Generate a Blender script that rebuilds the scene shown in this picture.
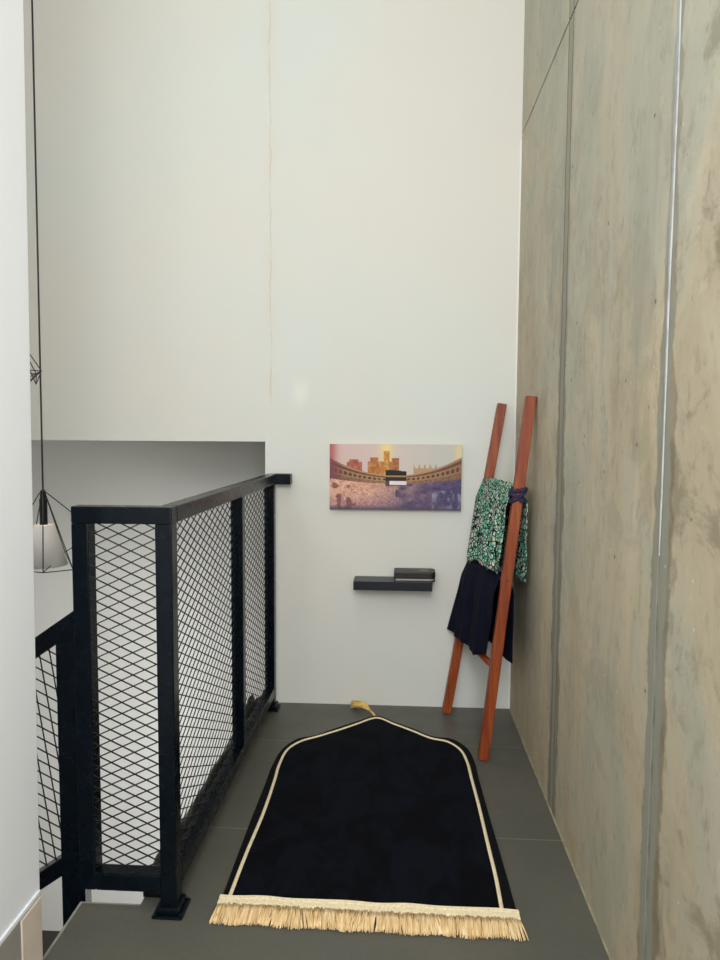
import bpy, bmesh, math, random
from mathutils import Vector, Matrix
random.seed(7)
for o in list(bpy.data.objects): bpy.data.objects.remove(o, do_unlink=True)
S = bpy.context.scene
COL = S.collection

# ------------------------------------------------------------------ camera
F_PX = 680.0
d = Vector((398-360, 480-432, F_PX)).normalized()          # world +Y seen in camera axes (right, up, forward)
pt = math.atan2(-d.y, d.z)
ROLL = -0.0055
u = Vector((-math.sin(ROLL)*math.cos(pt), math.cos(ROLL)*math.cos(pt), math.sin(pt))); u = (u - d*u.dot(d)).normalized()
x = -d.cross(u)
if x.x < 0: x = -x
# rows of (x d u) as columns -> camera axes expressed in the world
right = Vector((x.x, d.x, u.x)); up = Vector((x.y, d.y, u.y)); fwd = Vector((x.z, d.z, u.z))
cam_d = bpy.data.cameras.new('camera'); cam = bpy.data.objects.new('camera', cam_d); COL.objects.link(cam)
R3 = Matrix((right, up, -fwd)).transposed()
cam.matrix_world = Matrix.Translation((0, 0, 1.3)) @ R3.to_4x4()
cam_d.sensor_width = 36; cam_d.sensor_height = 36; cam_d.sensor_fit = 'AUTO'
cam_d.lens = F_PX/960*36
cam_d.clip_start = 0.02
S.camera = cam

# ------------------------------------------------------------------ world, lights, exposure
W = bpy.data.worlds.new('world'); S.world = W; W.use_nodes = True
bg = W.node_tree.nodes['Background']; bg.inputs[0].default_value = (0.93, 0.97, 1.0, 1); bg.inputs[1].default_value = 0.06

def area(name, loc, target, sx, sy, power, col=(1, 1, 1)):
    l = bpy.data.lights.new(name, 'AREA'); l.shape = 'RECTANGLE'; l.size = sx; l.size_y = sy
    l.energy = power; l.color = col
    o = bpy.data.objects.new(name, l); COL.objects.link(o); o.location = loc
    o.rotation_euler = (Vector(target)-Vector(loc)).to_track_quat('-Z', 'Y').to_euler()
    return o
area('stairwell_skylight', (-2.2, -0.6, 4.4), (-1.2, 4.0, -1.3), 2.0, 1.4, 40)
area('landing_top_fill', (-0.3, 0.5, 4.55), (-0.3, 0.9, 0.0), 1.2, 2.4, 21)  # added overhead fill, lifts the floor and landing walls
area('corridor_high_window', (-0.15, -1.4, 2.9), (-0.3, 3.0, 1.0), 1.1, 1.4, 51)
area('corridor_side_fill', (0.15, -0.7, 1.7), (-0.85, 1.3, 1.3), 0.7, 1.8, 42, (0.95, 0.98, 1.0))  # added fill behind the camera to brighten the near left wall
area('lower_room_fill', (-0.25, 2.25, -0.75), (-1.3, 3.95, -0.95), 0.8, 0.8, 30)  # added fill below the landing, lifts the lower recessed wall
area('stairwell_side_fill', (-4.1, 1.2, 2.4), (0.5, 1.8, 0.6), 1.8, 1.4, 26)  # added fill from the far left for the concrete wall
# small patch of reflected sun on the wall
sp = bpy.data.lights.new('sun_glint', 'SPOT'); sp.energy = 70; sp.spot_size = math.radians(1.7); sp.spot_blend = 1.0
sp.color = (1.0, 0.88, 0.6); sp.shadow_soft_size = 0.01
spo = bpy.data.objects.new('sun_glint', sp); COL.objects.link(spo); spo.location = (-0.2, 0.4, 3.6)
spo.rotation_euler = (Vector((-0.455, 3.16, 1.48))-Vector(spo.location)).to_track_quat('-Z', 'Y').to_euler()

vs = S.view_settings
vs.view_transform = 'Standard'; vs.look = 'None'; vs.gamma = 1.0; vs.use_curve_mapping = False
vs.exposure = 0.0

# ------------------------------------------------------------------ materials
def srgb(r, g, b):
    f = lambda c: (c/255/12.92) if c/255 <= 0.04045 else ((c/255+0.055)/1.055)**2.4
    return (f(r), f(g), f(b), 1)

class Mat:
    def __init__(s, name, rough=0.6, metal=0.0, base=(0.5, 0.5, 0.5, 1), spec=0.5):
        s.m = bpy.data.materials.new(name); s.m.use_nodes = True; s.t = s.m.node_tree
        s.b = s.t.nodes['Principled BSDF']
        s.b.inputs['Roughness'].default_value = rough; s.b.inputs['Metallic'].default_value = metal
        s.b.inputs['Base Color'].default_value = base; s.b.inputs['Specular IOR Level'].default_value = spec
        s._tc = None
    def n(s, typ, **kw):
        n = s.t.nodes.new(typ)
        for k, v in kw.items(): setattr(n, k, v)
        return n
    def link(s, a, b): s.t.links.new(a, b)
    def put(s, sock, v):
        if isinstance(v, bpy.types.NodeSocket): s.link(v, sock)
        else: sock.default_value = v
    @property
    def co(s):
        if s._tc is None: s._tc = s.n('ShaderNodeTexCoord').outputs['Object']
        return s._tc
    def xyz(s):
        n = s.n('ShaderNodeSeparateXYZ'); s.link(s.co, n.inputs[0]); return n.outputs
    def scaled(s, sc, loc=(0, 0, 0), rot=(0, 0, 0)):
        m = s.n('ShaderNodeMapping'); s.link(s.co, m.inputs[0]); m.inputs['Scale'].default_value = sc
        m.inputs['Location'].default_value = loc; m.inputs['Rotation'].default_value = rot; return m.outputs[0]
    def noise(s, vec=None, scale=5, detail=4, rough=0.55, dist=0):
        n = s.n('ShaderNodeTexNoise'); s.link(vec or s.co, n.inputs['Vector'])
        n.inputs['Scale'].default_value = scale; n.inputs['Detail'].default_value = detail
        n.inputs['Roughness'].default_value = rough; n.inputs['Distortion'].default_value = dist
        return n.outputs['Fac']
    def ramp(s, fac, stops, interp='LINEAR'):
        n = s.n('ShaderNodeValToRGB'); s.put(n.inputs[0], fac); cr = n.color_ramp; cr.interpolation = interp
        while len(cr.elements) < len(stops): cr.elements.new(0.5)
        for e, (p, c) in zip(cr.elements, stops):
            e.position = p; e.color = c if len(c) == 4 else (*c, 1)
        return n.outputs[0]
    def math(s, op, a, b=0.0, c=None, clamp=False):
        n = s.n('ShaderNodeMath', operation=op, use_clamp=clamp); s.put(n.inputs[0], a); s.put(n.inputs[1], b)
        if c is not None: s.put(n.inputs[2], c)
        return n.outputs[0]
    def mix(s, f, a, b, blend='MIX'):
        n = s.n('ShaderNodeMix', data_type='RGBA', blend_type=blend); s.put(n.inputs['Factor'], f)
        s.put(n.inputs['A'], a); s.put(n.inputs['B'], b); return n.outputs['Result']
    def smooth(s, v, a, b, lo=0.0, hi=1.0):
        n = s.n('ShaderNodeMapRange', interpolation_type='SMOOTHSTEP'); s.put(n.inputs['Value'], v)
        n.inputs['From Min'].default_value = a; n.inputs['From Max'].default_value = b
        n.inputs['To Min'].default_value = lo; n.inputs['To Max'].default_value = hi; return n.outputs[0]
    def bump(s, h, strength=0.3, dist=0.01):
        n = s.n('ShaderNodeBump'); s.put(n.inputs['Height'], h); n.inputs['Strength'].default_value = strength
        n.inputs['Distance'].default_value = dist; s.link(n.outputs[0], s.b.inputs['Normal'])
    def color(s, v): s.put(s.b.inputs['Base Color'], v)

def white_paint(name, base, tint, crack=False):
    m = Mat(name, rough=0.75, spec=0.25)
    c = m.mix(m.smooth(m.noise(scale=0.9, detail=3), 0.35, 0.65), base, tint)
    c = m.mix(m.smooth(m.noise(m.scaled((1, 1, 0.6)), scale=2.3, detail=5), 0.6, 0.85, 0, 0.10), c, srgb(200, 196, 182))
    if crack:
        X, Y, Z = m.xyz()
        wob = m.math('MULTIPLY', m.math('SUBTRACT', m.noise(m.scaled((0.01, 0.01, 1)), scale=7, detail=6, rough=0.7), 0.5), 0.035)
        dist = m.math('ABSOLUTE', m.math('ADD', m.math('ADD', X, 0.592), wob))
        above = m.smooth(Z, 1.38, 1.5)
        halo = m.math('MULTIPLY', m.math('MULTIPLY', m.smooth(dist, 0.0, 0.06, 1, 0), above), m.smooth(m.noise(scale=4, detail=4), 0.38, 0.62))
        c = m.mix(m.math('MULTIPLY', halo, 0.13), c, srgb(214, 192, 150))
        line = m.math('MULTIPLY', m.math('MULTIPLY', m.smooth(dist, 0.001, 0.0045, 1, 0), above), m.smooth(m.noise(scale=9, detail=3), 0.35, 0.55))
        c = m.mix(m.math('MULTIPLY', line, 0.26), c, srgb(150, 136, 112))
    m.color(c); m.bump(m.noise(scale=60, detail=5), 0.05, 0.004)
    return m.m
M = {}
M['wall'] = white_paint('white_wall_paint', srgb(219, 216, 207), srgb(215, 218, 211), True)
M['wall_plain'] = white_paint('plain_wall_paint', srgb(230, 229, 225), srgb(228, 228, 222))
M['wall_near'] = white_paint('near_wall_paint', srgb(243, 246, 252), srgb(241, 244, 250))

def concrete():
    m = Mat('bare_concrete', rough=0.7, spec=0.3)
    X, Y, Z = m.xyz()
    big = m.noise(m.scaled((1, 1.0, 0.6)), scale=1.9, detail=7, rough=0.62, dist=0.9)
    c = m.ramp(big, [(0.34, srgb(186, 172, 146)), (0.46, srgb(196, 184, 158)), (0.54, srgb(188, 184, 164)), (0.66, srgb(176, 175, 158))])
    streak = m.noise(m.scaled((1, 4.0, 0.8)), scale=2.0, detail=7, rough=0.65, dist=0.5)
    c = m.mix(m.smooth(streak, 0.46, 0.72, 0, 0.5), c, srgb(158, 152, 132))
    streak2 = m.noise(m.scaled((1, 2.6, 0.7), (3, 1, 5)), scale=2.6, detail=6, rough=0.6, dist=0.4)
    c = m.mix(m.smooth(streak2, 0.5, 0.72, 0, 0.55), c, srgb(218, 200, 170))
    cloud = m.noise(m.scaled((1, 1, 1), (7, 2, 1)), scale=4.6, detail=9, rough=0.68, dist=0.5)
    near = m.smooth(Y, 1.46, 1.34)                      # the nearest panel is blotchier
    c = m.mix(m.math('MULTIPLY', m.smooth(cloud, 0.49, 0.60, 0, 0.7), m.math('ADD', m.math('MULTIPLY', near, 0.7), 0.3)), c, srgb(132, 124, 102))
    c = m.mix(m.math('MULTIPLY', m.smooth(cloud, 0.44, 0.34, 0, 0.45), near), c, srgb(214, 202, 174))
    fine = m.noise(m.scaled((1, 1.7, 1)), scale=16, detail=8, rough=0.72)
    c = m.mix(m.smooth(fine, 0.50, 0.72, 0, 0.5), c, srgb(136, 128, 108))
    c = m.mix(m.smooth(m.math('ADD', Z, m.math('MULTIPLY', big, 0.9)), 0.2, 2.1, 0.30, 0.0), c, srgb(182, 162, 124))
    c = m.mix(m.smooth(Z, 1.4, 2.7, 0, 0.35), c, srgb(188, 190, 174))
    def seam(y0, wlo, whi, zlo, zhi, alo, ahi, ns, off=0):
        w = m.math('MULTIPLY', m.math('SUBTRACT', m.noise(m.scaled((0.01, 0.01, 1), (0, 0, y0+off)), scale=ns, detail=5, rough=0.65), 0.5), wlo*1.9)
        dd = m.math('ABSOLUTE', m.math('ADD', m.math('SUBTRACT', Y, y0), w))
        wid = m.smooth(Z, zlo, zhi, wlo, whi)
        f = m.math('SUBTRACT', 1.0, m.smooth(m.math('DIVIDE', dd, wid), 0.75, 1.0))
        return m.math('MULTIPLY', f, m.smooth(Z, zlo, zhi, alo, ahi))
    c = m.mix(seam(1.402, 0.056, 0.016, 1.0, 2.0, 0.6, 0.35, 5), c, srgb(112, 102, 80))
    c = m.mix(seam(1.412, 0.042, 0.020, 1.0, 2.0, 1.0, 0.6, 3, 2), c, srgb(150, 149, 134))
    c = m.mix(seam(2.285, 0.066, 0.044, 0.9, 2.2, 0.75, 0.25, 5), c, srgb(120, 110, 90))
    c = m.mix(seam(2.288, 0.044, 0.026, 0.9, 2.6, 0.95, 0.55, 3, 2), c, srgb(150, 148, 134))
    for y0, off in ((2.262, 0.0), (2.315, 3.0)):
        w = m.math('MULTIPLY', m.math('SUBTRACT', m.noise(m.scaled((0.01, 0.01, 1), (0, 0, off)), scale=5, detail=6), 0.5), 0.03)
        dd = m.math('ABSOLUTE', m.math('ADD', m.math('SUBTRACT', Y, y0), w))
        c = m.mix(m.smooth(dd, 0.002, 0.009, 0.7, 0), c, srgb(96, 88, 72))
    v = m.n('ShaderNodeTexVoronoi'); v.inputs['Scale'].default_value = 9; m.link(m.co, v.inputs['Vector'])
    c = m.mix(m.smooth(v.outputs['Distance'], 0.03, 0.06, 0.7, 0), c, srgb(84, 74, 58))
    v2 = m.n('ShaderNodeTexVoronoi'); v2.inputs['Scale'].default_value = 14; m.link(m.scaled((1, 1, 1), (3, 3, 3)), v2.inputs['Vector'])
    c = m.mix(m.smooth(v2.outputs['Distance'], 0.03, 0.07, 0.6, 0), c, srgb(225, 220, 200))
    hs = m.n('ShaderNodeHueSaturation'); hs.inputs['Saturation'].default_value = 1.0; hs.inputs['Value'].default_value = 0.965; m.put(hs.inputs['Color'], c)
    m.color(hs.outputs[0])
    m.bump(m.math('ADD', m.math('MULTIPLY', fine, 0.4), cloud), 0.3, 0.006)
    return m.m
M['concrete'] = concrete()

def simple(name, col, rough=0.5, metal=0.0, spec=0.5, nscale=0, namt=0.1, bump=0, col2=None):
    m = Mat(name, rough, metal, srgb(*col), spec)
    if nscale:
        f = m.noise(scale=nscale, detail=4)
        m.color(m.mix(m.smooth(f, 0.35, 0.7), srgb(*col), srgb(*(col2 or tuple(max(0, c*(1-namt)) for c in col)))))
        if bump: m.bump(f, bump, 0.003)
    return m.m
M['caulk'] = simple('white_caulk', (178, 180, 178), 0.85, spec=0.1, nscale=20, namt=0.12)
M['caulk_grey'] = simple('grey_grout', (150, 149, 134), 0.7, nscale=14, namt=0.2)
M['groove'] = simple('dark_joint', (70, 64, 52), 0.9, nscale=20)
def metal():
    m = Mat('black_satin_steel', 0.3, 0.0, srgb(3, 8, 14), 0.22)
    f = m.noise(scale=18, detail=5)
    m.color(m.mix(m.smooth(f, 0.3, 0.75), srgb(3, 10, 17), srgb(5, 14, 22)))
    m.put(m.b.inputs['Roughness'], m.smooth(f, 0.2, 0.8, 0.24, 0.30))
    return m.m
M['steel'] = metal()
M['mesh'] = simple('black_expanded_metal', (8, 10, 13), 0.45, nscale=60)
M['cage'] = simple('matt_black_wire', (18, 18, 22), 0.4, nscale=40)
def tiles():
    m = Mat('dark_grey_floor_tile', 0.42, 0, spec=0.45)
    X, Y, Z = m.xyz()
    c = m.mix(m.smooth(m.noise(scale=1.8, detail=5), 0.3, 0.7), srgb(86, 86, 78), srgb(94, 92, 82))
    c = m.mix(m.smooth(m.noise(scale=90, detail=3), 0.4, 0.75, 0, 0.25), c, srgb(66, 67, 64))
    fr = m.math('FRACT', m.math('DIVIDE', m.math('ADD', Y, 10*0.64-2.76+0.64*2), 0.64))
    dj = m.math('MULTIPLY', m.math('MINIMUM', fr, m.math('SUBTRACT', 1.0, fr)), 0.64)
    line = m.smooth(dj, 0.0008, 0.0030, 1, 0)
    c = m.mix(m.math('MULTIPLY', line, 0.6), c, srgb(140, 138, 130))
    m.color(c); m.put(m.b.inputs['Roughness'], m.smooth(m.noise(scale=7, detail=4), 0.3, 0.7, 0.36, 0.5))
    m.bump(m.math('SUBTRACT', m.math('MULTIPLY', m.noise(scale=45, detail=3), 0.12), line), 0.15, 0.002)
    return m.m
M['tile'] = tiles()
M['floor_low'] = simple('lower_floor_tile', (96, 94, 88), 0.45, nscale=3)
M['tread'] = simple('dark_stair_tread', (60, 56, 54), 0.5, nscale=8)
M['skirt'] = simple('grey_tile_skirting', (158, 154, 148), 0.5, nscale=10, namt=0.06)
M['skirt_end'] = simple('beige_end_trim', (224, 208, 194), 0.5, nscale=12, namt=0.06)
M['nosing'] = simple('grey_edge_trim', (150, 150, 142), 0.4, nscale=30)
M['edge'] = simple('pale_sealant', (168, 158, 132), 0.6, nscale=25, namt=0.2)
def wood():
    m = Mat('orange_brown_stained_wood', 0.42, 0, spec=0.4)
    g = m.noise(m.scaled((26, 26, 1.3)), scale=2.2, detail=6, rough=0.6, dist=0.3)
    c = m.ramp(g, [(0.3, srgb(96, 38, 12)), (0.5, srgb(138, 60, 18)), (0.7, srgb(162, 84, 30))])
    c = m.mix(m.smooth(m.noise(scale=3, detail=3), 0.4, 0.7, 0, 0.5), c, srgb(120, 46, 22))
    m.color(c); m.bump(g, 0.12, 0.002); return m.m
M['wood'] = wood()
def velvet():
    m = Mat('navy_black_velvet', 0.9, 0, spec=0.1)
    a = m.noise(m.scaled((1, 0.6, 1)), scale=7, detail=6, rough=0.7, dist=1.2)
    b = m.noise(scale=260, detail=3)
    c = m.mix(m.smooth(a, 0.42, 0.56), srgb(3, 4, 8), srgb(8, 12, 21)); m.color(c)
    m.b.inputs['Sheen Weight'].default_value = 0.05; m.b.inputs['Sheen Roughness'].default_value = 0.4
    m.b.inputs['Sheen Tint'].default_value = srgb(90, 100, 140)
    m.bump(m.math('ADD', a, m.math('MULTIPLY', b, 0.4)), 0.5, 0.006); return m.m
M['velvet'] = velvet()
M['rug_edge'] = simple('black_binding', (9, 10, 14), 0.85, spec=0.15, nscale=60)
M['cream'] = simple('cream_braid', (240, 224, 186), 0.75, nscale=120, namt=0.08, bump=0.4)
def fringe():
    m = Mat('straw_fringe', 0.7, 0, spec=0.2)
    f = m.noise(m.scaled((60, 5, 5)), scale=2, detail=3)
    m.color(m.ramp(f, [(0.3, srgb(196, 156, 104)), (0.5, srgb(232, 202, 150)), (0.7, srgb(246, 228, 190))])); return m.m
M['fringe'] = fringe()
M['fringe_yellow'] = simple('yellow_tassel_yarn', (240, 208, 96), 0.7, nscale=40, col2=(226, 176, 120))
def batik():
    m = Mat('mint_and_black_batik', 0.8, 0, spec=0.15)
    co = m.scaled((1, 1, 1))
    v = m.n('ShaderNodeTexVoronoi', feature='DISTANCE_TO_EDGE'); v.inputs['Scale'].default_value = 50; m.link(co, v.inputs['Vector'])
    v2 = m.n('ShaderNodeTexVoronoi'); v2.inputs['Scale'].default_value = 34; m.link(co, v2.inputs['Vector'])
    n1 = m.noise(scale=16, detail=4, rough=0.6, dist=1.5)
    pat = m.mix(m.smooth(n1, 0.42, 0.6), srgb(196, 214, 190), srgb(96, 196, 160))
    pat = m.mix(m.smooth(m.noise(scale=38, detail=2), 0.55, 0.62), pat, srgb(226, 210, 206))
    c = m.mix(m.smooth(v.outputs['Distance'], 0.06, 0.13), srgb(8, 14, 16), pat)
    lines = m.n('ShaderNodeTexWave', wave_type='RINGS'); lines.inputs['Scale'].default_value = 14; lines.inputs['Distortion'].default_value = 14
    lines.inputs['Detail'].default_value = 3; lines.inputs['Detail Scale'].default_value = 3; m.link(co, lines.inputs['Vector'])
    c = m.mix(m.smooth(lines.outputs['Fac'], 0.26, 0.1, 0, 0.8), c, srgb(12, 18, 22))
    c = m.mix(m.smooth(v2.outputs['Distance'], 0.22, 0.18, 0, 0.7), c, srgb(34, 120, 98))
    m.color(c); return m.m
M['batik'] = batik()
M['navy'] = simple('navy_black_cloth', (9, 12, 28), 0.85, spec=0.12, nscale=12, col2=(14, 17, 36))
M['purple'] = simple('dark_purple_cloth', (44, 30, 62), 0.8, nscale=40, col2=(24, 30, 60))
M['redcloth'] = simple('dark_red_cloth', (120, 34, 44), 0.8, nscale=40)
M['shelf'] = simple('black_blue_laminate', (13, 20, 30), 0.35, nscale=30)
M['leather'] = simple('black_brown_leatherette', (26, 24, 22), 0.45, nscale=90, bump=0.2)
M['pages'] = simple('pale_page_edges', (170, 165, 165), 0.7, nscale=60)
M['gold'] = simple('faded_gold_stamp', (92, 82, 62), 0.4, nscale=60)
M['canvas'] = simple('canvas_edge', (196, 178, 170), 0.8, nscale=90)
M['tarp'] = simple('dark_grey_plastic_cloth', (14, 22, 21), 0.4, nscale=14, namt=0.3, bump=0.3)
M['shade'] = simple('white_enamel_shade', (240, 236, 232), 0.5)
M['lampholder'] = simple('black_lamp_holder', (18, 20, 30), 0.35, nscale=30)
def bulbm():
    m = Mat('lit_bulb', 0.3); m.b.inputs['Emission Color'].default_value = (1.0, 0.72, 0.5, 1); m.b.inputs['Emission Strength'].default_value = 1.2; return m.m
M['bulb'] = bulbm()

# ------------------------------------------------------------------ mesh helpers
def box(bm, a, b):
    x0, y0, z0 = a; x1, y1, z1 = b
    v = [bm.verts.new(p) for p in ((x0,y0,z0),(x1,y0,z0),(x1,y1,z0),(x0,y1,z0),(x0,y0,z1),(x1,y0,z1),(x1,y1,z1),(x0,y1,z1))]
    for f in ((3,2,1,0),(4,5,6,7),(0,1,5,4),(1,2,6,5),(2,3,7,6),(3,0,4,7)): bm.faces.new([v[i] for i in f])
def beam(bm, p, q, w, h, side=None):
    """square bar from p to q; w across 'side', h across the other"""
    p, q = Vector(p), Vector(q); t = (q-p).normalized()
    s = Vector(side) if side else (Vector((0, 0, 1)).cross(t) if abs(t.z) < 0.95 else Vector((1, 0, 0)))
    s = (s - t*s.dot(t)).normalized(); n = t.cross(s)
    vs_ = []
    for c in (p, q):
        for a_, b_ in ((-1,-1),(1,-1),(1,1),(-1,1)): vs_.append(bm.verts.new(c + s*(a_*w/2) + n*(b_*h/2)))
    for f in ((3,2,1,0),(4,5,6,7),(0,1,5,4),(1,2,6,5),(2,3,7,6),(3,0,4,7)): bm.faces.new([vs_[i] for i in f])
def tube(bm, pts, r, seg=8, taper=None):
    pts = [Vector(p) for p in pts]; rings = []
    for i, p in enumerate(pts):
        t = (pts[min(i+1, len(pts)-1)]-pts[max(i-1, 0)]).normalized()
        s = t.cross(Vector((0, 0, 1)) if abs(t.z) < 0.9 else Vector((1, 0, 0))).normalized(); n = t.cross(s)
        rr = r if taper is None else r*taper[i]
        rings.append([bm.verts.new(p + (s*math.cos(2*math.pi*k/seg)+n*math.sin(2*math.pi*k/seg))*rr) for k in range(seg)])
    for a_, b_ in zip(rings, rings[1:]):
        for k in range(seg): bm.faces.new((a_[k], a_[(k+1) % seg], b_[(k+1) % seg], b_[k]))
    bm.faces.new(rings[0][::-1]); bm.faces.new(rings[-1])
def lathe(bm, c, prof, seg=32, caps=True):
    rings = [[bm.verts.new((c[0]+r*math.cos(2*math.pi*k/seg), c[1]+r*math.sin(2*math.pi*k/seg), z)) for k in range(seg)] for r, z in prof]
    for a_, b_ in zip(rings, rings[1:]):
        for k in range(seg): bm.faces.new((a_[k], a_[(k+1) % seg], b_[(k+1) % seg], b_[k]))
    if caps: bm.faces.new(rings[0][::-1]); bm.faces.new(rings[-1])
def obj(name, bm, mat, parent=None, bevel=0, smooth=False, segs=2):
    bmesh.ops.recalc_face_normals(bm, faces=bm.faces)
    me = bpy.data.meshes.new(name); bm.to_mesh(me); bm.free()
    o = bpy.data.objects.new(name, me); COL.objects.link(o)
    if mat: me.materials.append(mat)
    if smooth:
        for p in me.polygons: p.use_smooth = True
    if bevel:
        b = o.modifiers.new('bevel', 'BEVEL'); b.width = bevel; b.segments = segs; b.limit_method = 'ANGLE'; b.angle_limit = math.radians(40)
    if parent: setpar(o, parent)
    return o
def setpar(o, p):
    o.parent = p; o.matrix_parent_inverse = world_of(p).inverted()
def world_of(o):
    m = Matrix.LocRotScale(o.location, o.rotation_euler, o.scale)
    return (world_of(o.parent) @ o.matrix_parent_inverse @ m) if o.parent else m
def thing(name, loc, label, cat, group=None):
    o = bpy.data.objects.new(name, None); COL.objects.link(o); o.location = loc; o.empty_display_size = 0.05
    o['label'] = label; o['category'] = cat
    if group: o['group'] = group
    return o
def boxes(*bs):
    bm = bmesh.new()
    for a, b in bs: box(bm, a, b)
    return bm
def struct(name, bm, mat, label, cat='structure', bevel=0):
    o = obj(name, bm, mat, None, bevel); o['kind'] = 'structure'; o['label'] = label; o['category'] = cat
    return o

# ------------------------------------------------------------------ the room
YB, XR, LOW, TOP = 3.16, 0.538, -2.72, 4.7
# back wall: solid right of X=-.621, a beam over the recess to its left
struct('wall_back', boxes(((-0.621, YB, LOW), (XR+0.2, YB+0.84, TOP)), ((-4.2, YB, 1.252), (-0.621, YB+0.84, TOP))), M['wall'],
       'tall white plastered back wall behind the picture, shelf and ladder', 'wall')
struct('wall_recess', boxes(((-4.2, YB+0.84, LOW), (-0.3, YB+0.96, 1.6))), M['wall_plain'],
       'white wall set back under the upper wall, seen through the mesh railing', 'wall')
struct('wall_side', boxes(((-4.32, -1.6, LOW), (-4.2, YB+0.9, TOP))), M['wall_plain'], 'white side wall of the stairwell', 'wall')
struct('wall_rear_blocker', boxes(((-4.2, -1.6, LOW), (-0.95, -1.5, 3.0)), ((-0.95, -1.6, LOW), (XR, -1.5, 0.0))), M['wall_plain'], 'unseen white rear wall, added to keep low light off the recess', 'wall')  # out of view, added to block low light from the recessed wall
struct('ceiling', boxes(((-4.32, -1.6, TOP), (XR+0.2, YB+0.9, TOP+0.12))), M['wall_plain'], 'white ceiling high above the landing', 'ceiling')
# concrete wall: panels with open joints on a backing
J = 0.006
bm = bmesh.new()
box(bm, (XR, -1.6, LOW), (XR+0.1, 1.413-J, TOP))
box(bm, (XR, 1.413+J, LOW), (XR+0.1, YB, 2.622-J*0.7))
box(bm, (XR, 1.413+J, 2.622+J*0.7), (XR+0.1, YB, TOP))
struct('wall_right', bm, M['concrete'], 'bare concrete wall of tall stained panels on the right', 'wall', 0.002)
struct('trim_1', boxes(((XR+0.012, -1.6, LOW), (XR+0.11, YB, TOP))), M['groove'], 'dark backing in the joints of the concrete wall', 'joint')
# caulk bead, wide and white above, thinning out lower down
bm = bmesh.new()
rings = []
N = 60
for i in range(N+1):
    z = 1.05 + (TOP-1.05)*i/N
    w = 0.0135*min(1, max(0.03, (z-1.03)/1.0)) + 0.001*math.sin(z*23)
    yc = 1.413 + 0.0015*math.sin(z*9)
    rings.append([bm.verts.new((XR+0.003, yc-w, z)), bm.verts.new((XR-0.002, yc-w*0.5, z)), bm.verts.new((XR-0.002, yc+w*0.5, z)), bm.verts.new((XR+0.003, yc+w, z))])
for a_, b_ in zip(rings, rings[1:]):
    for k in range(3): bm.faces.new((a_[k], a_[k+1], b_[k+1], b_[k]))
struct('trim_2', bm, M['caulk'], 'white caulk bead down the nearer joint of the concrete wall', 'caulk line')
struct('trim_3', boxes(((XR+0.0004, 1.413-J, 0), (XR+0.013, 1.413+J, 2.0))), M['caulk_grey'], 'grey grout at the foot of the nearer joint', 'grout line')
struct('trim_4', boxes(((XR-0.004, -1.0, 0), (XR+0.001, YB, 0.005))), M['edge'], 'pale sealant line between floor tiles and concrete wall', 'sealant line')
struct('trim_5', boxes(((XR-0.007, YB-0.004, 0), (XR, YB, 2.6))), M['wall_plain'], 'white paint edge in the corner of back wall and concrete wall', 'corner edge')
# landing slab
bm = bmesh.new()
out = [(-0.857, -1.3), (XR, -1.3), (XR, YB), (-0.70, YB), (-0.695, 1.743), (-0.857, 1.743)]
vb = [bm.verts.new((x_, y_, -0.16)) for x_, y_ in out]; vt = [bm.verts.new((x_, y_, 0)) for x_, y_ in out]
bm.faces.new(vt); bm.faces.new(vb[::-1])
for k in range(6): bm.faces.new((vb[k], vb[(k+1) % 6], vt[(k+1) % 6], vt[k]))
struct('floor', bm, M['tile'], 'dark grey tiled landing floor', 'floor')
struct('trim_6', boxes(((-0.864, -1.3, -0.16), (-0.8572, 1.743, 0.001)), ((-0.864, 1.7432, -0.16), (-0.695, 1.747, 0.001))), M['nosing'],
       'thin grey edge strip along the open side of the landing', 'edge strip')
struct('floor_lower', boxes(((-4.3, -1.6, LOW-0.1), (XR+0.2, YB+0.9, LOW))), M['floor_low'], 'dark floor of the storey below', 'floor')
# near wall at the left
bm = bmesh.new()
q0 = [(-0.95, -1.3), (-0.85, -1.3)]
lo = [bm.verts.new((-0.95, -1.3, 0)), bm.verts.new((-0.85, -1.3, 0)), bm.verts.new((-0.85, 1.516, 0)), bm.verts.new((-0.95, 1.516, 0))]
hi = [bm.verts.new((-0.95, -1.3, TOP)), bm.verts.new((-0.85, -1.3, TOP)), bm.verts.new((-0.85, 1.605, TOP)), bm.verts.new((-0.95, 1.605, TOP))]
bm.faces.new(lo[::-1]); bm.faces.new(hi)
for k in range(4): bm.faces.new((lo[k], lo[(k+1) % 4], hi[(k+1) % 4], hi[k]))
struct('wall_left', bm, M['wall_near'], 'bright white wall at the near left edge', 'wall', 0.004)
struct('baseboard_left', boxes(((-0.85, -1.3, 0), (-0.845, 1.425, 0.190))), M['skirt'], 'grey tile skirting along the near left wall', 'skirting', 0.002)
bm = boxes(((-0.85, 1.425, 0), (-0.843, 1.512, 0.186)))
struct('trim_7', bm, M['skirt_end'], 'pale beige end piece of the skirting at the near left wall', 'skirting end', 0.003)
bm = boxes(((-0.85, -1.3, 0.190), (-0.8445, 1.512, 0.203)))
struct('trim_8', bm, M['wall_near'], 'white lip above the grey skirting', 'skirting lip', 0.003)
# stair going down to the left
bm = bmesh.new()
for i in range(15):
    x1 = -0.865-0.243*i; x0 = x1-0.25; z = -0.17*(i+1)
    if x0 < -4.2: break
    box(bm, (x0, 1.56 if i == 0 else 0.8, z-0.14), (x1, 1.85, z))
struct('trim_9', bm, M['tread'], 'dark stair treads going down beside the landing', 'stairs')

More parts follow.
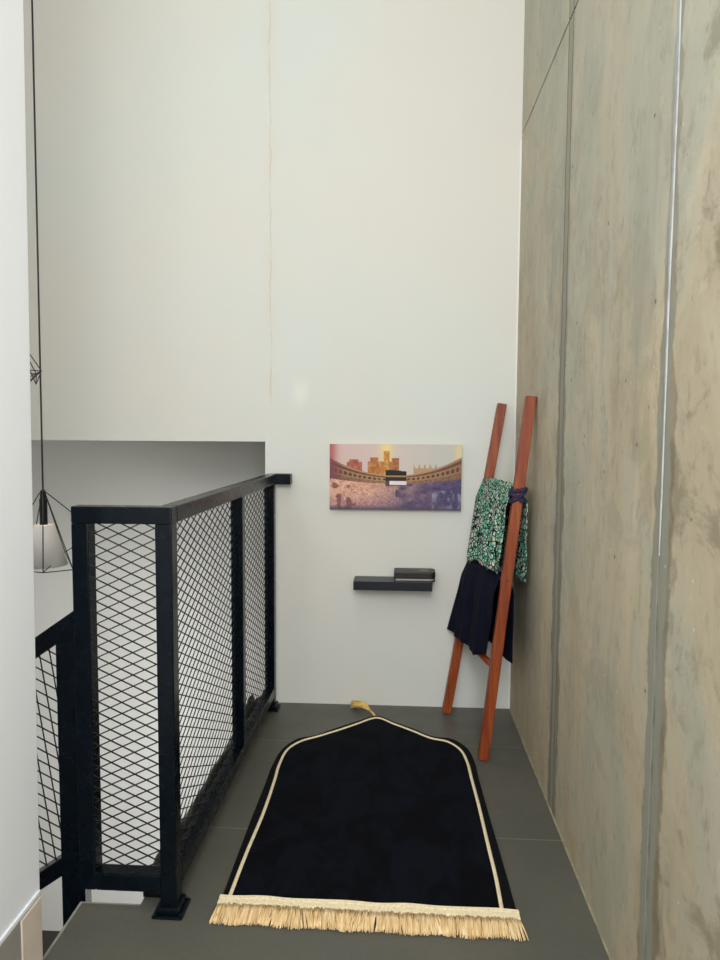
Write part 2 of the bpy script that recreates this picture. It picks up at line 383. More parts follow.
# ------------------------------------------------------------------ expanded metal mesh panel
def clip(poly, p, dv):
    """segment of the line p + t*dv inside the convex polygon (ccw)"""
    t0, t1 = -1e9, 1e9
    for i in range(len(poly)):
        a = poly[i]; b = poly[(i+1) % len(poly)]
        n = (-(b[1]-a[1]), b[0]-a[0])
        den = n[0]*dv[0]+n[1]*dv[1]; num = n[0]*(a[0]-p[0])+n[1]*(a[1]-p[1])
        if abs(den) < 1e-12:
            if num > 0: return None
            continue
        t = num/den
        if den > 0: t0 = max(t0, t)
        else: t1 = min(t1, t)
    return (t0, t1) if t1 - t0 > 1e-3 else None
def mesh_panel(poly, to3d, normal, lw=0.0635, sw=0.0305, ang=0.0, w=0.0031, th=0.0022):
    bm = bmesh.new(); ca, sa = math.cos(ang), math.sin(ang)
    rot = lambda v: (v[0]*ca-v[1]*sa, v[0]*sa+v[1]*ca)
    cx = sum(p[0] for p in poly)/len(poly); cy = sum(p[1] for p in poly)/len(poly)
    for sgn in (1, -1):
        dv = rot((lw, sgn*sw)); L = math.hypot(*dv); dv = (dv[0]/L, dv[1]/L)
        stp = rot((lw, 0))
        for k in range(-90, 91):
            p = (cx+stp[0]*k, cy+stp[1]*k)
            c = clip(poly, p, dv)
            if not c: continue
            a = (p[0]+dv[0]*c[0], p[1]+dv[1]*c[0]); b = (p[0]+dv[0]*c[1], p[1]+dv[1]*c[1])
            off = Vector(normal)*(0.0008*sgn)
            beam(bm, to3d(*a)+off, to3d(*b)+off, th, w, side=normal)
    return bm
T = 0.045
# ------------------------------------------------------------------ guard railing of the landing (front and side, one welded frame)
g = thing('guard_railing', (-0.6, 1.7325, 0), 'black steel railing with diamond mesh panels around the open side of the landing', 'railing')
YF = 1.7325
def gx(y): return -0.603 + 0.013*(y-YF)
ZT = 1.103
def post(name, x_, y_, z0, z1): return obj(name, boxes(((x_-T/2, y_-T/2, z0), (x_+T/2, y_+T/2, z1))), M['steel'], g, 0.003)
post('post', gx(YF), YF, 0.012, ZT-T)
post('post', -0.8245, YF, 0.062, ZT-T)
post('post', gx(2.49), 2.49, 0.11, ZT-T)
post('post', gx(3.085), 3.085, 0.012, ZT-T)
bm = bmesh.new(); box(bm, (-0.847, YF-T/2, ZT-T), (gx(YF)+T/2, YF+T/2, ZT)); obj('top_rail', bm, M['steel'], g, 0.003)
bm = bmesh.new(); beam(bm, (gx(YF+T/2), YF+T/2, ZT-T/2), (gx(3.155), 3.155, ZT-T/2), T, T); obj('handrail', bm, M['steel'], g, 0.003)
bm = bmesh.new(); box(bm, (-0.802, YF-T/2, 0.062), (gx(YF)-T/2, YF+T/2, 0.062+T+0.002)); obj('bottom_rail', bm, M['steel'], g, 0.003)
bm = bmesh.new(); beam(bm, (gx(YF+T/2), YF+T/2, 0.062+T/2), (gx(3.0625), 3.0625, 0.062+T/2), T, T); obj('bottom_rail', bm, M['steel'], g, 0.003)
# flat frame holding the front mesh
for yy, name in ((YF, 'foot_plate'), (3.085, 'foot_plate')):
    bm = bmesh.new(); xx = gx(yy)
    box(bm, (xx-0.042, yy-0.042, 0.0), (xx+0.042, yy+0.042, 0.008))
    box(bm, (xx-0.032, yy-0.032, 0.008), (xx+0.032, yy+0.032, 0.026))
    p = obj(name, bm, M['steel'], g, 0.004)
    for sx in (-1, 1):
        bm = bmesh.new(); lathe(bm, (xx+sx*0.033, yy-0.034), [(0.0045, 0.0075), (0.0045, 0.012), (0.002, 0.0135)], 10); obj('bolt', bm, M['steel'], p)
bm = boxes(((gx(3.12)+0.010, 3.10, ZT-T-0.002), (gx(3.12)+0.092, YB-0.001, ZT+0.001))); obj('wall_bracket', bm, M['steel'], g, 0.003)
# side reveal strips and mesh
x0, x1 = -0.8245+T/2, gx(YF)-T/2
bm = mesh_panel([(x0-0.02, 0.105), (x1+0.004, 0.105), (x1+0.004, ZT-T+0.003), (x0-0.02, ZT-T+0.003)], lambda a, b: Vector((a, YF-T/2+0.004, b)), (0, 1, 0), lw=0.0635, sw=0.0300)
obj('mesh_panel', bm, M['mesh'], g)
for (ya, yb) in ((YF+T/2, 2.49-T/2), (2.49+T/2, 3.085-T/2)):
    bm = mesh_panel([(ya-0.003, 0.10), (yb+0.003, 0.10), (yb+0.003, ZT-T+0.003), (ya-0.003, ZT-T+0.003)], lambda a, b: Vector((gx(a)-0.006, a, b)), (1, 0, 0))
    obj('mesh_panel', bm, M['mesh'], g)
    for yy in (ya+0.004, yb-0.004):
        bm = bmesh.new(); box(bm, (gx(yy)-0.016, yy-0.004, 0.109), (gx(yy)+0.004, yy+0.004, ZT-T)); obj('edge_strip', bm, M['steel'], g)

# ------------------------------------------------------------------ stair railing
YS = 1.8245
s = thing('stair_railing', (-0.9355, YS, -0.17), 'black steel stair railing sloping down left behind the landing railing', 'railing')
sl = 0.70; xp = -0.946
bm = boxes(((-0.946, YS-T/2+0.001, -0.168), (-0.878, YS+T/2-0.001, 0.7525))); obj('post', bm, M['steel'], s, 0.003)
def slopebar(ztop, vth, xe, xa=None):
    bm = bmesh.new(); xa = xa or xp+0.002
    q = [(xa, ztop), (xe, ztop-sl*(xa-xe)), (xe, ztop-sl*(xa-xe)-vth), (xa, ztop-vth)]
    f = [bm.verts.new((a, YS-T/2, b)) for a, b in q]; r = [bm.verts.new((a, YS+T/2, b)) for a, b in q]
    bm.faces.new(f); bm.faces.new(r[::-1])
    for k in range(4): bm.faces.new((f[k], f[(k+1) % 4], r[(k+1) % 4], r[k]))
    return bm
XE = -2.30
obj('handrail', slopebar(0.812, 0.060, XE, -0.878), M['steel'], s, 0.003)
obj('bottom_rail', slopebar(0.086, 0.054, XE), M['steel'], s, 0.003)
xe = XE
bm = boxes(((xe-T, YS-T/2, 0.765-sl*(xp-xe)-0.06-0.85), (xe, YS+T/2, 0.80-sl*(xp-xe)))); obj('post', bm, M['steel'], s, 0.003)
dz = sl*(xp-xe)
bm = mesh_panel([(xe, 0.08-dz), (xp+0.002, 0.08), (xp+0.002, 0.712), (xe, 0.712-dz)], lambda a, b: Vector((a, YS, b)), (0, 1, 0), lw=0.066, sw=0.034, ang=math.radians(-54))
obj('mesh_panel', bm, M['mesh'], s)

# ------------------------------------------------------------------ dark bundle lying outside the mesh
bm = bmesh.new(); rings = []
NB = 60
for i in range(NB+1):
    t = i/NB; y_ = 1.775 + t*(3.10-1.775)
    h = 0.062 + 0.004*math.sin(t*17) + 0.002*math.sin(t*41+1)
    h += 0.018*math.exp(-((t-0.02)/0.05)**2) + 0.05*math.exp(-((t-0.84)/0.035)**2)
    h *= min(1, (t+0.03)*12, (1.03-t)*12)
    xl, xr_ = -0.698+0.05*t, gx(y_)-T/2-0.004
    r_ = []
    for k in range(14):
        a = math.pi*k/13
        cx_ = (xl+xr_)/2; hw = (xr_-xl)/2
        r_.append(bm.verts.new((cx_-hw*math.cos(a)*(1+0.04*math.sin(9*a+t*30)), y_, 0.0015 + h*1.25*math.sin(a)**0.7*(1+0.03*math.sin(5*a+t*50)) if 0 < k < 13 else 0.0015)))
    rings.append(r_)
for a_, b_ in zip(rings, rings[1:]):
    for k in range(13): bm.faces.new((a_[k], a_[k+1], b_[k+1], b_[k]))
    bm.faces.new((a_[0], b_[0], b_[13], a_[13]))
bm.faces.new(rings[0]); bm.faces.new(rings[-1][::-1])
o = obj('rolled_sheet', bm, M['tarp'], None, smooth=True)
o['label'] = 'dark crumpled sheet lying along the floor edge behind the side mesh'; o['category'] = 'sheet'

# ------------------------------------------------------------------ pendant lamps
def cage_lamp(x_, y_, ztop, ring, extra, mids, label, shade=True, foot=None, lean=0.02):
    """ring: (angle, radius, z) of the bottom vertices; mids: (angle, radius, z, bottom vertices joined)"""
    t = thing('pendant_lamp', (x_, y_, ring[0][2]), label, 'pendant lamp', 'wire cage pendant lamps')
    bm = bmesh.new(); P = [Vector((x_+r*math.cos(math.radians(a)), y_+r*math.sin(math.radians(a)), z)) for a, r, z in ring]
    def hub(v): dv = Vector((v.x-x_, v.y-y_, 0)).normalized(); return Vector((x_, y_, ztop))+dv*0.010
    def w(a, b): tube(bm, [a, b], 0.0018, 6)
    for k, p in enumerate(P): w(hub(p), p); w(p, P[(k+1) % len(P)])
    for i, j in extra: w(P[i], P[j])
    for a, r, z, js in mids:
        q = Vector((x_+r*math.cos(math.radians(a)), y_+r*math.sin(math.radians(a)), z)); w(hub(q), q)
        for j in js: w(q, P[j])
    if foot:
        f = Vector((x_+foot[0], y_, foot[1]))
        for p in P: w(p, f)
    obj('wire_cage', bm, M['cage'], t)
    bm = bmesh.new(); zt = TOP-0.0005; tube(bm, [(x_, y_, ztop), (x_+lean*(zt-0.025-ztop)/3.6, y_, zt-0.025)], 0.0030, 8); obj('cord', bm, M['cage'], t)
    bm = bmesh.new(); lathe(bm, (x_, y_), [(0.004, ztop+0.010), (0.009, ztop+0.004), (0.010, ztop-0.02), (0.0125, ztop-0.022), (0.0125, ztop-0.108)], 24); obj('lamp_holder', bm, M['lampholder'], t)
    bm = bmesh.new(); lathe(bm, (x_+lean, y_), [(0.05, zt), (0.05, zt-0.02), (0.01, zt-0.03)], 24); obj('ceiling_cup', bm, M['lampholder'], t)
    bm = bmesh.new(); lathe(bm, (x_, y_), [(0.008, ztop-0.108), (0.012, ztop-0.118), (0.024, ztop-0.145), (0.025, ztop-0.158), (0.018, ztop-0.173), (0.005, ztop-0.18)], 20); obj('bulb', bm, M['bulb'], t, smooth=True)
    if shade:
        bm = bmesh.new(); lathe(bm, (x_, y_), [(0.032, ztop-0.108), (0.072, ztop-0.245), (0.0705, ztop-0.245), (0.0305, ztop-0.108)], 40, caps=False); obj('lamp_shade', bm, M['shade'], t, smooth=True)
    return t
cage_lamp(-1.182, 2.20, 1.092, [(90, 0.140, 0.866), (-26, 0.142, 0.846), (-64, 0.150, 0.850), (208, 0.146, 0.850), (135, 0.146, 0.868)],
          [(0, 2)], [(18, 0.165, 0.955, (0, 1))], 'black wire cage pendant with a white inner shade hanging beside the railing')
cage_lamp(-1.357, 2.32, 1.66, [(0, 0.117, 1.505), (72, 0.12, 1.505), (144, 0.12, 1.505), (216, 0.12, 1.505), (288, 0.12, 1.505)],
          [], [(-40, 0.085, 1.462, (0, 4)), (32, 0.085, 1.462, (0, 1))], 'smaller black wire cage pendant hanging higher, mostly hidden by the near white wall', shade=False, foot=(0.055, 1.45))
# ------------------------------------------------------------------ canvas print
cv = thing('canvas_print', (-0.011, YB, 0.94), 'wide canvas print of a crowded mosque courtyard at sunset above the shelf', 'picture')
X0, X1, Z0, Z1 = -0.314, 0.2925, 0.9405, 1.243
obj('canvas_frame', boxes(((X0, YB-0.028, Z0), (X1, YB-0.001, Z1))), M['canvas'], cv, 0.002)
NX, NZ = 264, 132
rnd = random.Random(3)
grid = {}
def vn(x_, y_, s_):
    x_, y_ = x_*s_, y_*s_; ix, iy = int(math.floor(x_)), int(math.floor(y_)); fx, fy = x_-ix, y_-iy
    def h(a, b):
        k = (a, b, s_)
        if k not in grid: grid[k] = rnd.random()
        return grid[k]
    fx = fx*fx*(3-2*fx); fy = fy*fy*(3-2*fy)
    return (h(ix, iy)*(1-fx)+h(ix+1, iy)*fx)*(1-fy)+(h(ix, iy+1)*(1-fx)+h(ix+1, iy+1)*fx)*fy
def lerp(a, b, t):
    t = max(0, min(1, t)); return tuple(p+(q-p)*t for p, q in zip(a, b))
def paint(u_, v_):
    A = 2.0*u_; e = abs(u_-0.49)/0.5
    sky = lerp((214, 182, 176), (212, 196, 186), u_*2.2)
    sky = lerp(sky, (198, 194, 186), (u_-0.5)*3)
    sky = lerp(sky, (240, 214, 140), 1.1*math.exp(-((u_-0.43)/0.05)**2)*(1-v_*1.3))
    sky = lerp(sky, (176, 96, 96), 1.0*math.exp(-((u_)/0.05)**2))
    sky = lerp(sky, (228, 206, 150), 1.0*math.exp(-((u_-1)/0.05)**2))
    c = sky
    def blk(a, b, t, col, c):
        if a < u_ < b and v_ > t: return lerp(col, (col[0]*0.8, col[1]*0.72, col[2]*0.7), vn(A*1.0, v_, 40)*1.2)
        return c
    c = blk(0.13, 0.25, 0.27, (196, 120, 96), c); c = blk(0.15, 0.22, 0.23, (190, 112, 92), c)
    c = blk(0.29, 0.53, 0.26, (214, 146, 78), c); c = blk(0.31, 0.37, 0.20, (206, 138, 74), c); c = blk(0.41, 0.455, 0.10, (228, 170, 84), c)
    c = blk(0.47, 0.53, 0.21, (190, 128, 84), c)
    if 0.64 < u_ < 0.84 and v_ > 0.36 - 0.06*max(0, math.sin(u_*150)) : c = (186, 150, 112)
    # ring of arcades, nearer and taller towards the two sides
    top = 0.475 - 0.275*e**2.0; bot = 0.60 - 0.08*e**2
    if top < v_ < bot:
        f = (v_-top)/(bot-top)
        if f < 0.12: c = (232, 198, 130)
        elif f < 0.30: c = lerp((150, 96, 70), (96, 60, 52), vn(A, v_, 60))
        elif f < 0.40: c = (222, 184, 124)
        elif f < 0.62: c = (84, 54, 50) if math.sin(u_*170) > -0.2 else (206, 164, 108)
        elif f < 0.72: c = (212, 172, 120)
        else: c = lerp((120, 88, 64), (196, 160, 110), vn(A, v_, 70)*1.2)
        c = lerp(c, (96, 60, 54), 0.25+0.3*e)
        if u_ < 0.1: c = lerp((120, 66, 76), c, u_*8)
    elif v_ >= bot:
        g_ = lerp((218, 164, 140), (82, 70, 104), (u_-0.3)*1.8)
        g_ = lerp(g_, (88, 66, 112), (v_-0.74)*2.4*(0.7+u_*0.3))
        n_ = vn(A, v_, 30)*0.5+vn(A, v_, 75)*0.5
        g_ = tuple(k*(0.78+0.44*n_) for k in g_)
        if u_ > 0.5: g_ = lerp(g_, (64, 56, 92), max(0, vn(A, v_*2, 9)-0.4)*1.6)
        if vn(A, v_, 110) > 0.84: g_ = lerp(g_, (240, 214, 198), 0.45 if u_ < 0.55 else 0.2)
        if vn(A+5, v_, 90) > 0.88 and u_ < 0.3: g_ = (60, 36, 50)
        if u_ > 0.78 and v_ > 0.7: g_ = lerp(g_, (160, 156, 174), max(0, vn(A+3, v_*0.6, 26)-0.45)*1.6)
        if vn(A, v_, 14) > 0.62 and u_ < 0.2: g_ = lerp(g_, (96, 48, 56), 0.6)
        if v_ > 0.93: g_ = lerp(g_, (70, 66, 84), (v_-0.93)*12)
        c = g_
    # the black draped block in the middle of the court
    if 0.425 < u_ < 0.585:
        sl_ = 0.02*abs(u_-0.46)/0.1
        if 0.385+sl_ < v_ < 0.63:
            if v_ < 0.47: c = (32, 24, 26)
            elif v_ < 0.495: c = (176, 140, 84)
            elif v_ < 0.56: c = (44, 32, 32)
            elif v_ < 0.62: c = (236, 224, 220) if u_ > 0.455 else (90, 66, 66)
            else: c = (60, 44, 60)
    return lerp(c, (190, 176, 168), 0.03)
me = bpy.data.meshes.new('printed_scene')
vv = [(X0+(X1-X0)*i/NX, YB-0.0288, Z1-(Z1-Z0)*j/NZ) for j in range(NZ+1) for i in range(NX+1)]
ff = [(j*(NX+1)+i, (j+1)*(NX+1)+i, (j+1)*(NX+1)+i+1, j*(NX+1)+i+1) for j in range(NZ) for i in range(NX)]
me.from_pydata(vv, [], ff)
ca = me.color_attributes.new('print', 'FLOAT_COLOR', 'POINT')
buf = []
for j in range(NZ+1):
    for i in range(NX+1):
        buf.extend(srgb(*[max(0, min(255, k)) for k in paint(i/NX, j/NZ)]))
ca.data.foreach_set('color', buf)
mm = Mat('printed_canvas', 0.6, spec=0.3); at = mm.n('ShaderNodeAttribute'); at.attribute_name = 'print'; mm.color(at.outputs['Color'])
mm.bump(mm.noise(scale=700, detail=1), 0.08, 0.0005)
me.materials.append(mm.m); po = bpy.data.objects.new('printed_scene', me); COL.objects.link(po); setpar(po, cv)

# ------------------------------------------------------------------ floating shelf and book
o = obj('floating_shelf', boxes(((-0.197, 3.05, 0.580), (0.162, YB-0.001, 0.623))), M['shelf'], None, 0.002)
o['label'] = 'small black floating shelf on the white wall under the picture'; o['category'] = 'shelf'
bk = thing('book', (0.08, 3.09, 0.624), 'thick black zip-covered book lying flat on the right end of the shelf', 'book')
def rounded(bm, x0, x1, y0, y1, z0, z1, r, n=6):
    pts = []
    for cx_, cy_, a0 in ((x1-r, y1-r, 0), (x0+0.006, y1-0.006, 90), (x0+0.006, y0+0.006, 180), (x1-r, y0+r, 270)):
        rr = r if a0 in (0, 270) else 0.006
        for k in range(n+1):
            a = math.radians(a0+90*k/n); pts.append((cx_+rr*math.cos(a), cy_+rr*math.sin(a)))
    b = [bm.verts.new((p[0], p[1], z0)) for p in pts]; t = [bm.verts.new((p[0], p[1], z1)) for p in pts]
    bm.faces.new(t); bm.faces.new(b[::-1]); n_ = len(pts)
    for k in range(n_): bm.faces.new((b[k], b[(k+1) % n_], t[(k+1) % n_], t[k]))
bm = bmesh.new(); rounded(bm, -0.012, 0.176, 3.048, 3.145, 0.636, 0.668, 0.022); obj('cover', bm, M['leather'], bk, 0.004)
bm = bmesh.new(); rounded(bm, -0.006, 0.170, 3.050, 3.140, 0.629, 0.636, 0.020); obj('pages', bm, M['pages'], bk)
bm = bmesh.new(); rounded(bm, -0.010, 0.176, 3.048, 3.145, 0.6235, 0.629, 0.022); obj('back_cover', bm, M['leather'], bk, 0.001)
bm = bmesh.new(); box(bm, (0.105, 3.07, 0.668), (0.145, 3.11, 0.6684)); obj('stamp', bm, M['gold'], bk)

# ------------------------------------------------------------------ prayer rug
rug = thing('prayer_rug', (-0.08, 2.3, 0), 'black velvet prayer rug with a pointed arch end, cream line and fringe', 'rug')
outer = [(-0.476, 1.772), (-0.477, 1.938), (-0.477, 2.159), (-0.475, 2.406), (-0.475, 2.52), (-0.461, 2.655), (-0.413, 2.756), (-0.338, 2.797), (-0.264, 2.871), (-0.176, 2.95), (-0.085, 3.018), (-0.003, 2.957), (0.075, 2.894), (0.158, 2.821), (0.242, 2.8), (0.296, 2.722), (0.313, 2.603), (0.314, 2.482), (0.319, 2.26), (0.326, 2.036), (0.33, 1.882), (0.333, 1.763)]
inner = [(-0.454, 1.773), (-0.452, 1.974), (-0.443, 2.201), (-0.445, 2.415), (-0.448, 2.522), (-0.437, 2.648), (-0.394, 2.727), (-0.326, 2.78), (-0.251, 2.844), (-0.17, 2.921), (-0.084, 2.992), (-0.003, 2.928), (0.071, 2.866), (0.149, 2.798), (0.22, 2.768), (0.267, 2.699), (0.283, 2.597), (0.286, 2.47), (0.292, 2.272), (0.294, 2.046), (0.296, 1.901), (0.293, 1.768)]
def cat(P, sharp, n=8):
    res = []
    for i in range(len(P)-1):
        p0 = P[i-1] if i > 0 and i != sharp else P[i]; p1, p2 = P[i], P[i+1]
        p3 = P[i+2] if i+2 < len(P) and i+1 != sharp else P[i+1]
        for k in range(n):
            t = k/n
            res.append(tuple(0.5*(2*p1[a]+(p2[a]-p0[a])*t+(2*p0[a]-5*p1[a]+4*p2[a]-p3[a])*t*t+(3*p1[a]-p0[a]-3*p2[a]+p3[a])*t**3) for a in (0, 1)))
    res.append(P[-1]); return res
OC, IC = cat(outer, 9), cat(inner, 9)
H0 = 0.011
def wavez(x_, y_): return H0 + 0.0012*math.sin(9*x_+4*y_)+0.0010*math.sin(14*y_-5*x_)
# binding: between the outer outline and the cream line
def ringstrip(bm, A, B, z0f, z1f):
    a_ = [bm.verts.new((p[0], p[1], z0f(*p))) for p in A]; b_ = [bm.verts.new((p[0], p[1], z1f(*p))) for p in B]
    for k in range(len(A)-1): bm.faces.new((a_[k], a_[k+1], b_[k+1], b_[k]))
    return a_, b_
bm = bmesh.new()
def shrink(A, B, t): return [(a[0]+(b[0]-a[0])*t, a[1]+(b[1]-a[1])*t) for a, b in zip(A, B)]
L0 = OC; L1 = shrink(OC, IC, 0.12); L2 = IC
v0 = [bm.verts.new((p[0], p[1], 0.001)) for p in L0]; v1 = [bm.verts.new((p[0], p[1], 0.008)) for p in L0]
v2 = [bm.verts.new((p[0], p[1], wavez(*p))) for p in L1]; v3 = [bm.verts.new((p[0], p[1], wavez(*p))) for p in L2]
v4 = [bm.verts.new((p[0], p[1], 0.001)) for p in L2]
for A_, B_ in ((v0, v1), (v1, v2), (v2, v3), (v3, v4), (v4, v0)):
    for k in range(len(A_)-1): bm.faces.new((A_[k], A_[k+1], B_[k+1], B_[k]))
obj('border', bm, M['rug_edge'], rug, smooth=False)
# velvet field, rows across matched to the inner outline
def xs_at(C, y_, side):
    best = None; ap = max(range(len(C)), key=lambda i_: C[i_][1]); C2 = C[:ap+1] if side == 0 else C[ap:]
    for p, q in zip(C2, C2[1:]):
        lo, hi = min(p[1], q[1]), max(p[1], q[1])
        if lo-1e-9 <= y_ <= hi+1e-9 and hi > lo:
            return p[0]+(q[0]-p[0])*(y_-p[1])/(q[1]-p[1])
    return (C2[0][0] if side == 0 else C2[-1][0]) if y_ < 2 else -0.084
bm = bmesh.new(); rows = []
NR, NC = 110, 60
for j in range(NR+1):
    y_ = 1.767 + (2.9905-1.767)*j/NR
    xa, xb = xs_at(IC, y_, 0), xs_at(IC, y_, 1)
    rows.append([bm.verts.new((xa+(xb-xa)*i/NC, y_, wavez(xa+(xb-xa)*i/NC, y_)+0.0015*(vn(xa+(xb-xa)*i/NC+3, y_, 9)-0.5))) for i in range(NC+1)])
for a_, b_ in zip(rows, rows[1:]):
    for k in range(NC): bm.faces.new((a_[k], a_[k+1], b_[k+1], b_[k]))
obj('pile', bm, M['velvet'], rug, smooth=True)
# cream line
bm = bmesh.new()
def offset(C, dlt):
    r = []
    for i, p in enumerate(C):
        a = C[max(0, i-1)]; b = C[min(len(C)-1, i+1)]; t = Vector((b[0]-a[0], b[1]-a[1])).normalized()
        r.append((p[0]+t.y*dlt, p[1]-t.x*dlt))
    return r
mid = [bm.verts.new((p[0], p[1], wavez(*p)+0.0055)) for p in IC]
ea = [bm.verts.new((p[0], p[1], wavez(*p)+0.0005)) for p in offset(IC, 0.0054)]
eb = [bm.verts.new((p[0], p[1], wavez(*p)+0.0005)) for p in offset(IC, -0.0054)]
for A_, B_ in ((ea, mid), (mid, eb)):
    for k in range(len(A_)-1): bm.faces.new((A_[k], A_[k+1], B_[k+1], B_[k]))
obj('cream_line', bm, M['cream'], rug, smooth=True)
# woven band and fringe at the near end
bm = bmesh.new()
for (ya, yb, zz, hh) in ((1.744, 1.776, 0.004, 0.013), (1.767, 1.777, 0.015, 0.004), (1.745, 1.751, 0.015, 0.003)):
    a_ = []
    for i in range(41):
        x_ = -0.480+0.816*i/40; wy = 0.002*math.sin(x_*31)-0.010*i/40; wz = 0.0006*math.sin(x_*47)
        a_.append([bm.verts.new((x_, ya+wy, zz+wz-0.002)), bm.verts.new((x_, ya+wy, zz+hh+wz-0.001)), bm.verts.new((x_, yb+wy, zz+hh+wz)), bm.verts.new((x_, yb+wy, zz+wz-0.002))])
    for p, q in zip(a_, a_[1:]):
        for k in range(4): bm.faces.new((p[k], p[(k+1) % 4], q[(k+1) % 4], q[k]))
    bm.faces.new(a_[0]); bm.faces.new(a_[-1][::-1])
obj('woven_band', bm, M['cream'], rug)
bm = bmesh.new()
for i in range(1000):
    x_ = -0.478+0.812*random.random(); t = (x_+0.478)/0.812
    y0 = 1.743-0.010*t; lean = random.gauss(0, 0.005)+0.012*math.sin(x_*22)+0.005*math.sin(x_*71)
    if t < 0.03: lean = -random.random()*0.012
    if t > 0.97: lean = random.random()*0.012
    ln = 0.055+0.007*random.random()+0.003*math.sin(x_*40)
    z0 = 0.011+0.006*random.random(); zz = 0.002+0.008*random.random()
    pts = [(x_, y0+0.004, z0), (x_+lean*0.35, y0-ln*0.35, z0+0.001), (x_+lean*0.8, y0-ln*0.75, (z0+zz)/2), (x_+lean, y0-ln, zz)]
    tube(bm, pts, 0.0018, 4, [1, 1, 0.9, 0.6])
f = obj('fringe', bm, M['fringe'], rug, smooth=True); f['kind'] = 'stuff'
bm = bmesh.new()
tube(bm, [(-0.095, 3.02, 0.010), (-0.105, 3.045, 0.010), (-0.118, 3.062, 0.014)], 0.005, 8)
for i in range(90):
    a = random.gauss(0, 0.012); b = random.gauss(0, 0.014)
    tube(bm, [(-0.116, 3.060, 0.014), (-0.150+a*0.5, 3.090+b*0.5, 0.020+random.random()*0.016), (-0.196+a+0.012*random.random(), 3.118+b, 0.006+0.022*random.random())], 0.0026, 4, [1, 1, 0.8])
obj('tassel', bm, M['fringe_yellow'], rug, smooth=True)

# ------------------------------------------------------------------ ladder
FB, FT = Vector((0.350, 2.649, 0.0)), Vector((0.5155, 2.70, 1.441))
BB, BT = Vector((0.236, 3.094, 0.0)), Vector((0.469, 3.125, 1.430))
def Fr(z): return FB+(FT-FB)*(z/FT.z)
def Bk(z): return BB+(BT-BB)*(z/BT.z)
ld = thing('ladder_rack', (0.29, 2.87, 0), 'reddish brown wooden ladder rack leaning against the concrete wall', 'ladder')
for a_, b_ in ((FB, FT), (BB, BT)):
    bm = bmesh.new(); dd = (b_-a_).normalized()
    beam(bm, a_+dd*0.0035, b_, 0.040, 0.040, side=(1, 0, 0)); obj('side_rail', bm, M['wood'], ld, 0.003)
for z in (0.37, 0.72, 1.08):
    bm = bmesh.new(); a_, b_ = Fr(z), Bk(z); dd = (b_-a_).normalized(); tube(bm, [a_+dd*0.008, b_-dd*0.008], 0.013, 14); obj('rung', bm, M['wood'], ld, smooth=True)
    bm = bmesh.new(); tube(bm, [a_-dd*0.0205, a_-dd*0.017], 0.004, 10); obj('screw_cap', bm, simple('dark_screw', (60, 26, 16), 0.5), ld)

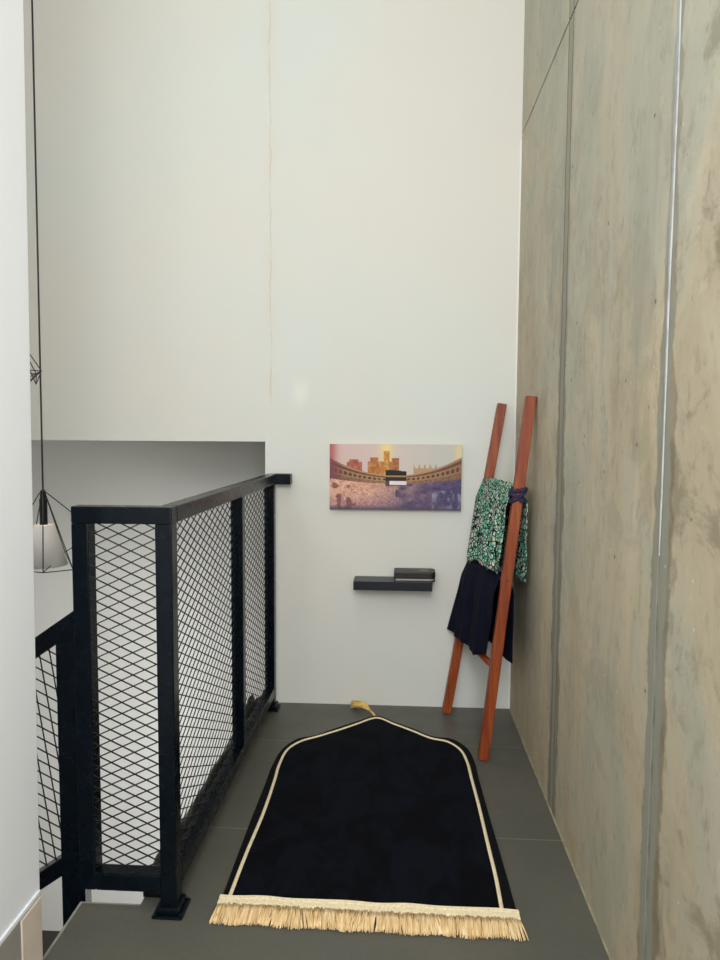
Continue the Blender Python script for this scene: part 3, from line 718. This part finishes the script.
# cloths draped over the rungs: a flap on the upper (left) face, a flap hanging on the wall side
def drape(name, mat, zr, zl_b, zl_f, zrr, y0off, y1off, loff_b, xr_top, xr_bot, folds, label, hemfn=None, hangleft=0.0):
    bm = bmesh.new(); NU, NL, NRt = 44, 26, 22
    rows = []
    for i in range(NU+1):
        s_ = i/NU                                   # 0 = near rail side, 1 = back rail side
        a_, b_ = Fr(zr), Bk(zr)
        yA, yB_ = Fr(zr).y+y0off, Bk(zr).y+y1off
        f_ = (yA+(yB_-yA)*s_-a_.y)/(b_.y-a_.y)
        row = []
        rp = a_+(b_-a_)*f_
        hem = zl_f+(zl_b-zl_f)*s_ + (hemfn(s_) if hemfn else 0)
        wr = rp.x + 0.002
        # right flap, bottom to top
        for k in range(NRt+1):
            t = k/NRt; z = zrr + (zr-0.01-zrr)*t
            wv = (0.006*math.sin(s_*folds*6.28+1.3)+0.003*math.sin(s_*folds*13+2))*(1-t*0.7)
            xx = xr_bot+(xr_top-xr_bot)*t
            xx = xx*(1-s_*0.0)-s_*(Fr(zr).x-Bk(zr).x)*0.75
            # ease into the rung at the top
            xx = xx*(1-max(0, (t-0.82)/0.18)**2)+ (rp.x+0.019)*max(0, (t-0.82)/0.18)**2
            row.append((xx+wv, rp.y+0.004*math.sin(z*30), z))
        for k in range(1, 8):
            a = math.pi*k/8
            row.append((rp.x+0.019*math.cos(a), rp.y, zr-0.004+0.019*math.sin(a)+0.002*math.sin(s_*folds*9)))
        for k in range(NL+1):
            t = k/NL; z = (zr-0.01)+(hem-(zr-0.01))*t
            lp = Fr(z)+(Bk(z)-Fr(z))*f_
            ease = min(1, t*5)
            off = 0.019+(0.016)*ease + (loff_b*s_**3 + hangleft)*t
            wv = (0.0075*math.sin(s_*folds*6.28+t*1.5)+0.004*math.sin(s_*folds*15+t*3+1))*min(1, t*2.2)
            row.append((lp.x-off+wv*1.0, lp.y+0.002*math.sin(t*9+s_*5), z+0.002*math.sin(s_*21)))
        rows.append([bm.verts.new(p) for p in row])
    for p, q in zip(rows, rows[1:]):
        for k in range(len(p)-1): bm.faces.new((p[k], p[k+1], q[k+1], q[k]))
    o = obj(name, bm, mat, None, smooth=True)
    so = o.modifiers.new('thickness', 'SOLIDIFY'); so.thickness = 0.003; so.offset = 0
    o['label'] = label; o['category'] = 'cloth'
    return o
nv = drape('navy_garment', M['navy'], 0.72, 0.385, 0.415, 0.375, 0.030, 0.022, 0.022, 0.465, 0.458, 2.2,
      'plain navy black cloth hanging from the middle rung below the patterned one', hemfn=lambda s_: -0.022*math.exp(-((s_-0.28)/0.2)**2)-0.012*math.sin(s_*3.14), hangleft=0.0)
bt = thing('batik_wrap', (0.45, 2.9, 1.07), 'green and black patterned cloth draped over the top rung of the ladder', 'cloth')
c1 = drape('patterned_cloth', M['batik'], 1.08, 0.735, 0.745, 0.70, 0.026, 0.022, 0.0, 0.512, 0.508, 3.1, '', hemfn=lambda s_: 0.010*math.sin(s_*14)-0.012*math.exp(-((s_-0.1)/0.12)**2))
del c1['label'], c1['category']; setpar(c1, bt)
# tie crossing round the near rail
bm = bmesh.new()
for zc, tilt in ((1.05, 0.75), (1.045, -0.6), (1.075, 0.15)):
    c = Fr(zc); pts = []
    for k in range(29):
        a = 2*math.pi*k/28
        ca_, sa_ = math.cos(a), math.sin(a)
        q = 0.0255/max(abs(ca_), abs(sa_))**0.8
        pts.append(c+Vector((q*ca_, q*sa_, q*ca_*tilt)))
    tube(bm, pts, 0.0085, 8, [1+0.25*math.sin(k*1.7) for k in range(29)])
obj('tie', bm, M['purple'], bt, smooth=True)['label'] = 'dark purple tie wound round the near side rail'
